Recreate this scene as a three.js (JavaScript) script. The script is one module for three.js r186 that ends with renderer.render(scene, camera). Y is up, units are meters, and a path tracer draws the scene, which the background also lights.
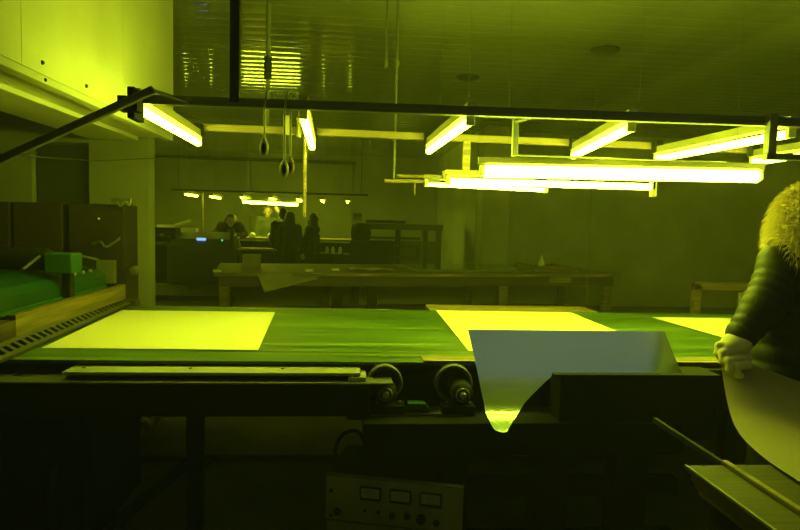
import * as THREE from 'three';
import { RoundedBoxGeometry } from 'three/addons/geometries/RoundedBoxGeometry.js';
import { mergeGeometries, mergeVertices } from 'three/addons/utils/BufferGeometryUtils.js';
import { MarchingCubes } from 'three/addons/objects/MarchingCubes.js';
import { RectAreaLightUniformsLib } from 'three/addons/lights/RectAreaLightUniformsLib.js';

// ---------------------------------------------------------------- camera, light levels, exposure
RectAreaLightUniformsLib.init();
const scene = new THREE.Scene();
scene.background = new THREE.Color(0, 0, 0);
const camera = new THREE.PerspectiveCamera(2 * Math.atan(265 / 600) * 180 / Math.PI, 800 / 530, 0.05, 100);
camera.position.set(0, 1.5, 0);
camera.rotation.order = 'YXZ';
camera.rotation.set(-4.1 * Math.PI / 180, -Math.atan(50 / 600), 0.025);
const renderer = new THREE.WebGLRenderer({ antialias: true });
renderer.toneMapping = THREE.LinearToneMapping;
renderer.toneMappingExposure = 1.0;
renderer.shadowMap.enabled = true;
const LAMP = new THREE.Color().setRGB(0.77, 1.0, 0.008);      // light of the yellow safelight tubes
const GLOW = new THREE.Color().setRGB(0.77, 1.0, 0.03);        // what the eye sees of the tube itself
const LAMP_RADIANCE = 5, GLOW_STRENGTH = 46, FAR_RADIANCE = 14;
scene.fog = new THREE.FogExp2(new THREE.Color().setRGB(0.9, 0.9, 0.9), 0.009); // thin haze added to imitate lens glow around the lamps
const SKY_FILL = new THREE.Color().setRGB(0.66, 0.84, 1.0);     // bluish light of the added skylight, for the metal sheet
const SKY_FILL_STRENGTH = 0.14;

// ---------------------------------------------------------------- helpers
let seed = 7;
const rnd = () => { seed = (seed * 1664525 + 1013904223) >>> 0; return seed / 4294967296; };
const V = (x, y, z) => new THREE.Vector3(x, y, z);
const used = {};
function numbered(n) { const k = used[n] = (used[n] ?? -1) + 1; return k ? n + '_' + String(k).padStart(3, '0') : n; }
function shadow(o) { o.castShadow = true; o.receiveShadow = true; return o; }
function thing(name, label, category, pos = [0, 0, 0], turn = 0, group) {
  const o = new THREE.Group(); o.name = numbered(name); o.position.set(...pos); o.rotation.y = turn;
  o.userData = { label, category }; if (group) o.userData.group = group; scene.add(o); return o;
}
function part(parent, name, geo, mat, label) {
  const m = shadow(new THREE.Mesh(geo, mat)); m.name = name; if (label) m.userData.label = label; parent.add(m); return m;
}
function single(name, label, category, geo, mat, group) {
  const m = shadow(new THREE.Mesh(geo, mat)); m.name = numbered(name); m.userData = { label, category }; if (group) m.userData.group = group; scene.add(m); return m;
}
function struct(name, geo, mat) { const m = shadow(new THREE.Mesh(geo, mat)); m.name = name; m.userData = { kind: 'structure' }; scene.add(m); return m; }
function copyOf(src, pos, turn, label, group) {
  const c = src.clone(); c.name = numbered(src.name.replace(/_\d{3}$/, '')); c.position.set(...pos); if (turn !== null) c.rotation.y = turn;
  c.userData = { ...src.userData }; if (label) c.userData.label = label; if (group) c.userData.group = group; scene.add(c); return c;
}
function place(g, x, y, z, rx = 0, ry = 0, rz = 0) { if (rx) g.rotateX(rx); if (rz) g.rotateZ(rz); if (ry) g.rotateY(ry); g.translate(x, y, z); return g; }
const plain = (g) => { const n = g.index ? g.toNonIndexed() : g; for (const k of Object.keys(n.attributes)) if (!['position', 'normal', 'uv'].includes(k)) n.deleteAttribute(k); return n; };
const merge = (...gs) => mergeGeometries(gs.map(plain));
function metreUV(g) { // uv in metres by the dominant direction of each face
  const n = plain(g), p = n.attributes.position, q = n.attributes.normal, uv = new Float32Array(p.count * 2);
  for (let i = 0; i < p.count; i++) {
    const ax = Math.abs(q.getX(i)), ay = Math.abs(q.getY(i)), az = Math.abs(q.getZ(i));
    if (ay >= ax && ay >= az) { uv[2 * i] = p.getX(i); uv[2 * i + 1] = p.getZ(i); }
    else if (ax >= az) { uv[2 * i] = p.getZ(i); uv[2 * i + 1] = p.getY(i); }
    else { uv[2 * i] = p.getX(i); uv[2 * i + 1] = p.getY(i); }
  }
  n.setAttribute('uv', new THREE.BufferAttribute(uv, 2)); return n;
}
// a box by its bounds, with a small rounded edge
function bx(x0, x1, y0, y1, z0, z1, r = 0.004) {
  const w = Math.abs(x1 - x0), h = Math.abs(y1 - y0), d = Math.abs(z1 - z0), rr = Math.min(r, w / 3, h / 3, d / 3);
  const g = new RoundedBoxGeometry(w, h, d, 1, rr); g.translate((x0 + x1) / 2, (y0 + y1) / 2, (z0 + z1) / 2); return metreUV(g);
}
function hard(x0, x1, y0, y1, z0, z1) { const g = new THREE.BoxGeometry(Math.abs(x1 - x0), Math.abs(y1 - y0), Math.abs(z1 - z0)); g.translate((x0 + x1) / 2, (y0 + y1) / 2, (z0 + z1) / 2); return metreUV(g); }
function rod(a, b, r, r2 = r, seg = 12) {
  const A = V(...a), B = V(...b), d = B.clone().sub(A), g = new THREE.CylinderGeometry(r2, r, d.length(), seg);
  g.applyQuaternion(new THREE.Quaternion().setFromUnitVectors(V(0, 1, 0), d.clone().normalize())); g.translate(...A.add(B).multiplyScalar(0.5).toArray()); return plain(g);
}
function bar(a, b, w, h) { // square bar between two points, h measured upwards
  const A = V(...a), B = V(...b), d = B.clone().sub(A), g = new RoundedBoxGeometry(w, h, d.length(), 1, Math.min(w, h) * 0.12);
  const m = new THREE.Matrix4().lookAt(A, B, Math.abs(d.y) > 0.95 * d.length() ? V(0, 0, 1) : V(0, 1, 0)); g.applyMatrix4(m); g.translate(...A.add(B).multiplyScalar(0.5).toArray()); return plain(g);
}
function tube(pts, r, seg = 40, rs = 8) { return plain(new THREE.TubeGeometry(new THREE.CatmullRomCurve3(pts.map((p) => V(...p))), seg, r, rs)); }
function lathe(profile, x, y, z, axis = 'y', seg = 24) {
  const g = new THREE.LatheGeometry(profile.map(([r, h]) => new THREE.Vector2(r, h)), seg);
  if (axis === 'z') g.rotateX(Math.PI / 2); if (axis === 'x') g.rotateZ(-Math.PI / 2); g.translate(x, y, z); return plain(g);
}
function grid(nu, nv, f) { // a sheet through f(u, v)
  const pos = [], uv = [], idx = [];
  for (let j = 0; j <= nv; j++) for (let i = 0; i <= nu; i++) { pos.push(...f(i / nu, j / nv)); uv.push(i / nu, j / nv); }
  for (let j = 0; j < nv; j++) for (let i = 0; i < nu; i++) { const a = j * (nu + 1) + i; idx.push(a, a + 1, a + nu + 1, a + 1, a + nu + 2, a + nu + 1); }
  const g = new THREE.BufferGeometry(); g.setAttribute('position', new THREE.Float32BufferAttribute(pos, 3)); g.setAttribute('uv', new THREE.Float32BufferAttribute(uv, 2)); g.setIndex(idx); g.computeVertexNormals(); return g;
}
function extr(points, depth, bevel = 0) { // outline in xy, extruded along z from 0 to depth
  const s = new THREE.Shape(points.map(([x, y]) => new THREE.Vector2(x, y)));
  return new THREE.ExtrudeGeometry(s, { depth, bevelEnabled: bevel > 0, bevelSize: bevel, bevelThickness: bevel, bevelSegments: 1 });
}

// ---------------------------------------------------------------- textures and materials
function noiseGrid(n) { const a = new Float32Array(n * n); for (let i = 0; i < a.length; i++) a[i] = rnd(); return a; }
function tileNoise(w, h, cells) { // smooth tileable noise as a function of pixel, cells given per axis
  const [cx, cy] = cells, g = new Float32Array(cx * cy); for (let i = 0; i < g.length; i++) g[i] = rnd();
  return (x, y) => { const fx = x / w * cx, fy = y / h * cy, ix = Math.floor(fx), iy = Math.floor(fy), s = (t) => t * t * (3 - 2 * t), tx = s(fx - ix), ty = s(fy - iy), at = (i, j) => g[((j % cy) + cy) % cy * cx + ((i % cx) + cx) % cx];
    return (at(ix, iy) * (1 - tx) + at(ix + 1, iy) * tx) * (1 - ty) + (at(ix, iy + 1) * (1 - tx) + at(ix + 1, iy + 1) * tx) * ty; };
}
function texture(w, h, f, size, srgb = true) { // f gives 0..1 grey or rgb; size = metres covered
  const d = new Uint8Array(w * h * 4);
  for (let y = 0; y < h; y++) for (let x = 0; x < w; x++) { const c = f(x, y), i = (y * w + x) * 4; for (let k = 0; k < 3; k++) d[i + k] = Math.max(0, Math.min(255, 255 * (c.length ? c[k] : c))); d[i + 3] = 255; }
  const t = new THREE.DataTexture(d, w, h); t.magFilter = THREE.LinearFilter; t.minFilter = THREE.LinearMipmapLinearFilter; t.generateMipmaps = true; t.wrapS = t.wrapT = THREE.RepeatWrapping; if (srgb) t.colorSpace = THREE.SRGBColorSpace; t.repeat.set(1 / size[0], 1 / size[1]); t.needsUpdate = true; return t;
}
function fractal(w, h, base, octaves, sx = 1, sy = 1) { const ns = []; for (let o = 0; o < octaves; o++) ns.push(tileNoise(w, h, [Math.max(1, Math.round(base * sx * 2 ** o)), Math.max(1, Math.round(base * sy * 2 ** o))])); return (x, y) => { let s = 0, a = 0.5, t = 0; for (const n of ns) { s += a * n(x, y); t += a; a *= 0.55; } return s / t; }; }
const fGrime = fractal(512, 512, 5, 6), fStreak = fractal(512, 512, 4, 5, 0.5, 12), fWood = fractal(512, 512, 3, 5, 1, 14);
const tGrime = texture(512, 512, (x, y) => 0.72 + 0.42 * (fGrime(x, y) - 0.4), [2.3, 2.3]);
const tWall = texture(512, 512, (x, y) => 0.84 + 0.22 * (fGrime(x, y) - 0.5), [3.1, 3.1]);
const tBelt = texture(512, 512, (x, y) => { const s = fStreak(x, y), g = fGrime(x, y); const k = 0.62 + 1.1 * (s - 0.4) + 0.14 * (g - 0.5); return [0.78 * k + (s > 0.62 ? 0.12 : 0), k, 0.7 * k]; }, [2.6, 1.5]);
const tBeltRough = texture(512, 512, (x, y) => 0.5 + 0.8 * (fStreak(x, y) - 0.45), [2.6, 1.5], false);
const tWood = texture(512, 512, (x, y) => { const k = 0.62 + 0.6 * (fWood(x, y) - 0.4); return [k, 0.9 * k, 0.7 * k]; }, [1.1, 0.8]);
const tFine = texture(256, 256, ((f) => (x, y) => f(x, y))(fractal(256, 256, 24, 4)), [0.4, 0.4], false);
const tScratch = texture(512, 512, ((f) => (x, y) => f(x, y))(fractal(512, 512, 6, 5, 1, 8)), [0.6, 0.6], false);
function mat(r, g, b, rough, o = {}) { const m = new THREE.MeshPhysicalMaterial({ roughness: rough, side: THREE.DoubleSide, ...o }); m.color.setRGB(r, g, b); return m; }
const M = {
  concrete: mat(0.2, 0.2, 0.16, 0.62, { map: tGrime, bumpMap: tFine, bumpScale: 0.0015 }),
  wall: mat(0.45, 0.46, 0.34, 0.75, { map: tWall }),
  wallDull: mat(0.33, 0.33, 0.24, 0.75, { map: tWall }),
  dado: mat(0.1, 0.12, 0.09, 0.6, { map: tWall }),
  ceilPlank: mat(0.45, 0.46, 0.36, 0.08, { map: tWall, ior: 1.7 }),
  slab: mat(0.2, 0.2, 0.2, 0.9),
  hood: mat(0.78, 0.76, 0.6, 0.42, { map: tWall }),
  black: mat(0.012, 0.013, 0.012, 0.72, { specularIntensity: 0.4, bumpMap: tFine, bumpScale: 0.0006 }),
  blackMatt: mat(0.016, 0.016, 0.014, 0.85, { specularIntensity: 0.3, map: tGrime }),
  iron: mat(0.05, 0.05, 0.045, 0.42, { metalness: 0.4, map: tGrime }),
  rack: mat(0.13, 0.12, 0.08, 0.6, { map: tGrime }),
  steel: mat(0.55, 0.54, 0.5, 0.32, { metalness: 0.9, roughnessMap: null }),
  steelDull: mat(0.3, 0.3, 0.27, 0.5, { metalness: 0.5, map: tGrime }),
  strip: mat(0.62, 0.62, 0.5, 0.5, { map: tGrime }),
  belt: mat(0.19, 0.22, 0.08, 0.85, { map: tBelt, roughnessMap: tBeltRough }),
  beltEdge: mat(0.05, 0.09, 0.04, 0.6),
  paper: mat(0.84, 0.76, 0.5, 0.7),
  paperOld: mat(0.5, 0.48, 0.38, 0.8, { map: tGrime }),
  kraft: mat(0.36, 0.31, 0.2, 0.75),
  litFloor: mat(0.75, 0.66, 0.45, 0.8, { map: tGrime }),  // pale tone standing in for lamplight on the floor
  litPaint: mat(0.66, 0.68, 0.5, 0.6, { map: tWall }),  // wall tone lightened to hold lamp glare in its colour
  plate: mat(0.66, 0.76, 0.78, 0.17, { metalness: 0.92 }),
  green: mat(0.02, 0.1, 0.06, 0.32, { map: tGrime, clearcoat: 0.4, clearcoatRoughness: 0.25 }),
  greenLight: mat(0.05, 0.17, 0.09, 0.4, { map: tGrime }),
  wood: mat(0.36, 0.33, 0.2, 0.55, { map: tWood }),
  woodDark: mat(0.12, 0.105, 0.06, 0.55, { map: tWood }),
  benchTop: mat(0.075, 0.065, 0.035, 0.6, { map: tWood, bumpMap: tScratch, bumpScale: 0.001 }),
  woodPale: mat(0.62, 0.58, 0.4, 0.6, { map: tWood }),
  carton: mat(0.055, 0.03, 0.018, 0.8, { map: tGrime }),
  cartonDark: mat(0.045, 0.028, 0.018, 0.8, { map: tGrime }),
  door: mat(0.05, 0.055, 0.04, 0.5),
  fixture: mat(0.34, 0.31, 0.15, 0.45),
  white: mat(0.7, 0.7, 0.62, 0.5),
  cable: mat(0.02, 0.02, 0.02, 0.5),
  cableGrey: mat(0.3, 0.3, 0.24, 0.5),
  meterPanel: mat(0.42, 0.38, 0.24, 0.5, { map: tGrime }),
  meterFace: mat(0.3, 0.28, 0.2, 0.4),
  glassDark: mat(0.012, 0.014, 0.013, 0.08),
  glassTop: mat(0.16, 0.2, 0.15, 0.08),
  red: mat(0.3, 0.06, 0.03, 0.5),
  skin: mat(0.5, 0.34, 0.25, 0.55),
  glove: mat(0.74, 0.66, 0.36, 0.85, { bumpMap: tFine, bumpScale: 0.002 }),
  puffer: mat(0.014, 0.016, 0.012, 0.6),
  cloth: mat(0.012, 0.013, 0.012, 0.9),
  clothBrown: mat(0.07, 0.05, 0.035, 0.9),
  clothPale: mat(0.06, 0.07, 0.05, 0.9),
  hairDark: mat(0.014, 0.011, 0.008, 0.5),
  hairBrown: mat(0.1, 0.06, 0.03, 0.5),
  fur: mat(0.78, 0.66, 0.34, 0.7),
};
const glow = (c, k) => { const m = new THREE.MeshStandardMaterial({ color: 0x222222, roughness: 0.4, emissiveIntensity: k }); m.emissive = c.clone(); return m; };
M.tubeGlow = glow(GLOW, GLOW_STRENGTH); M.farGlow = glow(GLOW, 25);
M.sky = glow(SKY_FILL, SKY_FILL_STRENGTH);
M.screen = glow(new THREE.Color().setRGB(0.25, 0.5, 1), 1.3);
M.led = glow(new THREE.Color().setRGB(0.2, 0.9, 0.5), 0.8);

// ---------------------------------------------------------------- room
const X0 = -6, X1 = 9, ZB = -16, ZR = 4, HC = 3.2;
struct('floor', hard(X0 - 0.2, X1 + 0.2, -0.2, 0, ZB - 0.2, ZR + 0.2), M.concrete);
struct('wall_left', hard(X0 - 0.2, X0, 0, HC + 0.3, ZB, ZR), M.wall);
struct('wall_right', hard(X1, X1 + 0.2, 0, HC + 0.3, ZB, ZR), M.wall);
struct('wall_rear', hard(X0 - 0.2, X1 + 0.2, 0, HC + 0.3, ZR, ZR + 0.2), M.wall);
struct('wall_back', hard(X0 - 0.2, 2.3, 0, HC + 0.3, ZB - 0.2, ZB), M.wall);
struct('wall_back_right', hard(2.3, X1, 0, HC + 0.3, ZB - 0.2, -11), M.litPaint);
struct('trim_1', bx(-5.9, 2.28, 0, 1.0, -16, -15.97), M.dado);
// dark door opening with a frame on the far wall
{
  const d = struct('door_2', bx(-5.05, 0.1, 2.98, 3.06, -15.99, -15.94), M.dado);
  part(d, 'door_leaf', bx(-5.0, -2.62, 0, 2.96, -15.99, -15.93), M.wall); part(d, 'door_leaf', bx(-2.58, 0.02, 0, 2.96, -15.99, -15.93), M.wall);
}
struct('column_1', bx(2.27, 2.77, 0, HC, -10.8, -10.35, 0.02), M.litPaint);
// ceiling: slab open for an added skylight, clad in bowed glossy planks
const SK = { x0: 0.9, x1: 3.9, z0: -0.9, z1: 0.7 };
const ceiling = struct('ceiling', merge(hard(X0 - 0.2, X1 + 0.2, HC + 0.06, HC + 0.3, ZB - 0.2, SK.z0), hard(X0 - 0.2, X1 + 0.2, HC + 0.06, HC + 0.3, SK.z1, ZR + 0.2), hard(X0 - 0.2, SK.x0, HC + 0.06, HC + 0.3, SK.z0, SK.z1), hard(SK.x1, X1 + 0.2, HC + 0.06, HC + 0.3, SK.z0, SK.z1)), M.slab);
{
  const W = 0.2, plank = (x0, x1) => { // long board, its face bowed 2.5 mm, edges stepped back into the joint
    const o = [[-W / 2 + 0.004, 0.05], [-W / 2 + 0.004, 0.012]]; for (let i = 0; i <= 8; i++) { const t = i / 4 - 1; o.push([t * (W / 2 - 0.006), 0.0013 * t * t]); } o.push([W / 2 - 0.004, 0.012], [W / 2 - 0.004, 0.05]);
    const g = extr(o, x1 - x0); g.rotateY(Math.PI / 2); g.translate(x0, 0, 0); return metreUV(g);
  };
  const whole = plank(X0, X1), left = plank(X0, SK.x0), right = plank(SK.x1, X1);
  for (let i = 0; i < 100; i++) {
    const z = ZR - W / 2 - i * W, over = z < SK.z1 && z > SK.z0;
    for (const g of over ? [left, right] : [whole]) { const m = part(ceiling, 'ceiling_plank', g, M.ceilPlank); m.position.set(0, HC, z); m.rotation.x = (rnd() - 0.5) * 0.006; }
  }
  const w1 = struct('added_window_1', merge(hard(SK.x0 - 0.04, SK.x0 + 0.04, HC - 0.02, HC + 0.3, SK.z0, SK.z1), hard(SK.x1 - 0.04, SK.x1 + 0.04, HC - 0.02, HC + 0.3, SK.z0, SK.z1), hard(SK.x0, SK.x1, HC - 0.02, HC + 0.3, SK.z0 - 0.04, SK.z0 + 0.04), hard(SK.x0, SK.x1, HC - 0.02, HC + 0.3, SK.z1 - 0.04, SK.z1 + 0.04)), M.white);  // added unseen skylight, gives the metal sheet its bluish reflection
  part(w1, 'glow_pane', hard(SK.x0, SK.x1, HC + 0.12, HC + 0.14, SK.z0, SK.z1), M.sky);
  const l = new THREE.RectAreaLight(SKY_FILL, SKY_FILL_STRENGTH * 0.3, SK.x1 - SK.x0 - 0.1, SK.z1 - SK.z0 - 0.1); l.name = 'added_skylight_light'; l.position.set((SK.x0 + SK.x1) / 2, HC + 0.11, (SK.z0 + SK.z1) / 2); l.rotation.x = -Math.PI / 2; w1.add(l);
}
// partition at the left with a dark door, beyond the conveyor
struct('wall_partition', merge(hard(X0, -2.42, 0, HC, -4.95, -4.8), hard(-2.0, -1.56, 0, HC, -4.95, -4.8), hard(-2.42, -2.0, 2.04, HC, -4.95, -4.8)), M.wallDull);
{
  const d = struct('door_1', bx(-2.41, -2.01, 0, 2.03, -4.9, -4.86), M.door);
  part(d, 'door_handle', rod([-2.06, 1.02, -4.85], [-2.16, 1.02, -4.82], 0.01), M.steel);
}
// small round fittings on the ceiling
for (const [x, z, w] of [[1.324, -7.03, 'nearer the middle'], [2.405, -5.73, 'nearer the right side']])
  single('ceiling_fitting', 'small flat round fitting on the glossy ceiling, the one ' + w, 'ceiling fitting', lathe([[0, -0.03], [0.1, -0.028], [0.13, -0.015], [0.14, 0.004], [0, 0.004]], x, HC, z), M.dado);

// ---------------------------------------------------------------- lamps
function light(parent, w, h, x, y, z, turn, k) { const l = new THREE.RectAreaLight(LAMP, k, w, h); l.name = 'tube_light'; l.position.set(x, y, z); l.rotation.set(-Math.PI / 2, 0, turn); parent.add(l); }
// fitting built along x, hanging point at the origin, tube below
function makeFitting(name, label, len, r, group, glowMat = M.tubeGlow, k = LAMP_RADIANCE) {
  const t = thing(name, label, 'lamp', [0, 0, 0], 0, group), w = len > 1.25 || len < 1 ? 0.013 : 0.02;
  const b = extr([[-w - 0.002, 0], [-w, 2.2 * w], [w, 2.2 * w], [w + 0.002, 0], [0.7 * w, -0.004], [-0.7 * w, -0.004]], len); b.rotateY(Math.PI / 2); b.translate(-len / 2, -0.052, 0);
  part(t, 'housing', plain(b), M.fixture);
  part(t, 'tube', rod([-len / 2 + 0.03, -0.09, 0], [len / 2 - 0.03, -0.09, 0], r, r, 16), glowMat);
  for (const s of [-1, 1]) part(t, 'lamp_holder', bx(s * len / 2 - 0.02 * s - 0.012, s * len / 2 - 0.02 * s + 0.012, -0.11, -0.056, -0.02, 0.02), M.white);
  light(t, len - 0.08, 2 * r, 0, -0.09 - r - 0.004, 0, 0, k);
  return t;
}
const nth = ['leftmost of the short lamps hung end-on below the front rail', 'short end-on lamp beside the dangling plugs', 'short end-on lamp left of the upright hanger, above the long lamps', 'short end-on lamp right of the upright hanger, above the longest lamp', 'short end-on lamp crossed by a dark upright bracket', 'short end-on lamp at the right edge, above the person', 'added unseen end-on lamp past the right edge, brightening the right side'];
const lampX = [[-0.94, -0.975], [-0.222, -0.258], [0.535, 0.5], [1.3, 1.475], [2.09, 2.055], [2.76, 2.74], [3.5, 3.48]];  // last entry is an added unseen lamp that brightens the right side
lampX.forEach(([xa, xb], i) => {
  const t = makeFitting('hanging_lamp', 'glowing yellow tube lamp, ' + nth[i], 1.24, 0.02, 'yellow lamps hung end-on along the front rail');
  t.position.set((xa + xb) / 2, 2.058, -3.35); t.rotation.y = Math.PI / 2 + Math.atan((xb - xa) / 1.2) * -1;
  part(t, 'bracket', merge(bx(-0.61, -0.55, -0.05, 0.03, -0.028, 0.028)), M.black).position.x = 1.18;
});
const longs = [
  ['longest and brightest yellow tube lamp hung level over the conveyor', 1.46, 0.03, [1.34, 1.855, -2.9], 0.012],
  ['yellow tube lamp hung level just behind the longest lamp', 1.3, 0.019, [1.2, 1.84, -3.55], 0.002],
  ['lowest thin yellow tube lamp, its left end sticking out past the others', 0.9, 0.013, [0.95, 1.85, -4.2], -0.02],
];
const longFittings = longs.map(([l, len, r, p, tilt]) => { const t = makeFitting('long_lamp', l, len, r, 'level yellow lamps over the conveyor'); t.position.set(...p); t.rotation.z = tilt; for (const q of [-0.4, 0.4]) part(t, 'hanger_wire', rod([q * len, -0.01, 0], [q * len, HC - p[1] + 0.01, 0], 0.0008, 0.0008, 6), M.steelDull); return t; });
part(longFittings[1], 'end_tie', bx(0.62, 0.65, -0.15, -0.01, -0.02, 0.02), M.fixture);
// hanging work of the lamps: front rail, rear rail, drops
single('front_lamp_rail', 'dark angle-iron rail with a pale lower lip that carries the end-on lamps', 'rail', merge(bar([-0.93, 1.998, -2.7], [3.6, 2.025, -2.7], 0.012, 0.038), bar([-0.8, 1.977, -2.685], [3.6, 1.997, -2.685], 0.04, 0.006)), M.steelDull);
single('rear_lamp_rail', 'pale channel rail parallel to the front rail, behind the lamps', 'rail', bar([-1.0, 2.075, -4.0], [3.6, 2.055, -4.0], 0.04, 0.045), M.woodPale);
single('slanting_brace', 'slanting square bar rising from the left edge to the front rail', 'brace', merge(bar([-1.75, 1.515, -2.5], [-0.79, 2.0, -2.5], 0.03, 0.03), bar([-0.8, 2.0, -2.51], [-0.68, 1.985, -2.7], 0.012, 0.012)), M.steelDull);
single('rail_clamp', 'square black clamp joining the slanting brace to the front rail', 'clamp', merge(bx(-0.955, -0.875, 1.925, 1.985, -2.63, -2.56), bx(-0.93, -0.9, 1.9, 2.03, -2.72, -2.6)), M.black);
single('square_post', 'dark square hanger rising from the front rail to the ceiling', 'hanger', bx(-0.535, -0.492, 2.0, HC, -2.73, -2.69), M.iron);
const pd = thing('drop_pipe', 'grey hanging pipe with a dark sleeve in front of the bright ceiling reflection', 'pipe', [-0.578, 0, -4.2]);
part(pd, 'pipe', rod([0, 2.1, 0], [0, HC, 0], 0.016), M.steelDull); part(pd, 'sleeve', rod([0, 2.44, 0], [0, 2.59, 0], 0.026), M.black);
single('short_rod', 'short thin rod hanging from the ceiling, left of the taller pipe', 'rod', merge(rod([0.22, 2.565, -4.2], [0.22, HC, -4.2], 0.008), rod([0.22, 2.55, -4.2], [0.22, 2.6, -4.2], 0.014)), M.steelDull);
single('conduit_drop', 'thin pipe dropping from the ceiling to the pale arm left of the long lamps', 'pipe', merge(rod([0.293, 1.8, -4.2], [0.293, HC, -4.2], 0.009), rod([0.293, 2.56, -4.2], [0.293, 2.6, -4.2], 0.018)), M.steelDull);
single('conduit_bracket', 'pale thin bracket reaching from the pipe to the long lamps', 'arm', merge(bar([0.23, 1.782, -4.2], [0.62, 1.79, -4.2], 0.02, 0.022), rod([0.31, 1.82, -4.2], [0.75, 1.82, -4.2], 0.012), rod([0.44, 1.78, -4.2], [0.44, 1.69, -4.2], 0.005)), M.woodPale);
single('lamp_hanger', 'upright flat hanger with a foot box at the left end of the long lamps', 'hanger', merge(bx(0.735, 0.785, 1.84, 2.06, -4.03, -3.99), bx(0.6, 0.78, 1.79, 1.845, -4.02, -3.96)), M.woodPale);
single('upright_hanger', 'thin upright hanger with a level rod between the two middle end-on lamps', 'hanger', merge(bx(0.825, 0.855, 1.855, 2.06, -3.11, -3.08), rod([0.84, 1.862, -3.1], [2.0, 1.86, -3.1], 0.006), rod([0.84, 2.03, -3.1], [0.84, 2.0, -2.7], 0.008)), M.steelDull);
single('lamp_bracket', 'dark upright bracket crossing the end-on lamp nearest the person', 'bracket', merge(bx(1.905, 1.945, 1.83, 2.04, -2.68, -2.64), bx(1.9, 2.08, 1.83, 1.86, -2.68, -2.64)), M.steelDull);
single('thin_pole', 'thin pale pole hanging from the rear rail, ending above the dark-clad people', 'pole', rod([-0.305, 1.52, -3.98], [-0.305, 2.06, -3.98], 0.012), M.woodPale);
for (const [x, h, w, l] of [[-0.42, 2.1, 0.05, 'pale switch box on the rear rail, beside the plugs'], [-0.345, 2.09, 0.026, 'narrow yellow switch box on the rear rail next to the end-on lamp']]) {
  const t = thing('switch_box', l, 'box', [x, h, -3.96]); part(t, 'case', bx(-w / 2, w / 2, -0.065, 0.065, -0.02, 0.02), M.woodPale); part(t, 'cover', bx(-w / 2 + 0.006, w / 2 - 0.006, -0.055, 0.055, 0.02, 0.026), M.fixture);
}
// plugs hanging from the front rail on loops of cable
function plugOnCable(x, y, back, label) {
  const t = thing('hanging_plug', label, 'plug', [x, y, -2.66], 0, 'plugs dangling from the front rail');
  part(t, 'cable', tube([[0, 0.03, 0], [0.001, 0.1, 0], [0, 2.0 - y - 0.03, 0], [0.012, 2.05 - y, -0.02], [0.03, 2.055 - y, -0.045], [0.045, 2.03 - y, -0.06]], 0.0045), M.cableGrey);
  const s = lathe([[0, -0.034], [0.014, -0.03], [0.023, -0.012], [0.023, 0.012], [0.014, 0.03], [0.006, 0.042], [0, 0.042]], 0, 0, 0); s.scale(0.85, 1, 0.7); part(t, 'body', s, back);
  const f = lathe([[0, 0.003], [0.011, 0.002], [0.014, -0.002], [0, -0.002]], 0, 0, 0, 'z'); f.scale(0.75, 1.5, 1); f.translate(0.001, -0.002, 0.017); part(t, 'socket_face', f, M.black);
  return t;
}
plugOnCable(-0.38, 1.805, M.cableGrey, 'oval grey plug hanging alone on the left cable');
plugOnCable(-0.293, 1.715, M.cableGrey, 'grey plug with a dark face, lower of the hanging pair');
const pl3 = plugOnCable(-0.272, 1.733, M.woodPale, 'pale yellow plug hanging at the back of the pair'); pl3.position.z = -2.7;

// ---------------------------------------------------------------- hood over the left machine
{
  const t = thing('overhead_hood', 'large flat-sided sheet-metal hood hanging at the upper left', 'hood');
  const xs = -1.35, seams = [-0.2, -1.5, -2.62, -3.72, -4.7];
  for (let i = 0; i < 4; i++) part(t, 'side_panel', bx(xs - 0.02, xs, 2.102, HC - 0.01, seams[i + 1] + 0.001, seams[i] - 0.001, 0.002), M.hood);
  part(t, 'lower_rim', bx(xs - 0.06, xs + 0.003, 2.066, 2.1, -4.7, -0.2), M.hood);
  part(t, 'rim_web', bx(-1.6, -1.41, 2.085, 2.11, -4.7, -0.2), M.hood);
  part(t, 'underside_board', bx(-1.96, -1.6, 2.06, 2.1, -4.7, -0.2), M.hood);
  part(t, 'inner_web', bx(-1.99, -1.962, 2.07, 2.34, -4.7, -0.2), M.hood);
  part(t, 'inner_ceiling', bx(-2.9, -2.0, 2.3, 2.34, -4.7, -0.2), M.hood);
  part(t, 'end_panel', bx(-2.0, -1.35, 2.1, HC - 0.01, -4.72, -4.7), M.hood);
  for (const [y, z] of [[2.152, -2.781], [2.082, -2.8], [2.147, -3.216]]) part(t, 'screw', lathe([[0, 0.01], [0.007, 0.008], [0.01, 0], [0, 0]], xs, y, z, 'x'), M.black);
  single('loose_wire', 'thin dark wire strung under the hood', 'wire', tube([[-2.35, 1.84, -3.6], [-1.9, 1.83, -3.7], [-1.7, 1.86, -4.2], [-1.45, 1.9, -4.4], [-1.25, 1.93, -4.6]], 0.004), M.cable);
  single('hood_flap', 'folded cloth hanging below the hood at the left edge', 'cloth', grid(6, 8, (u, v) => [-1.95 + 0.2 * u, 1.62 + 0.24 * v - 0.06 * u * (1 - v), -2.9 + 0.02 * Math.sin(u * 9) - 0.1 * u]), M.paperOld);
}
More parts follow.
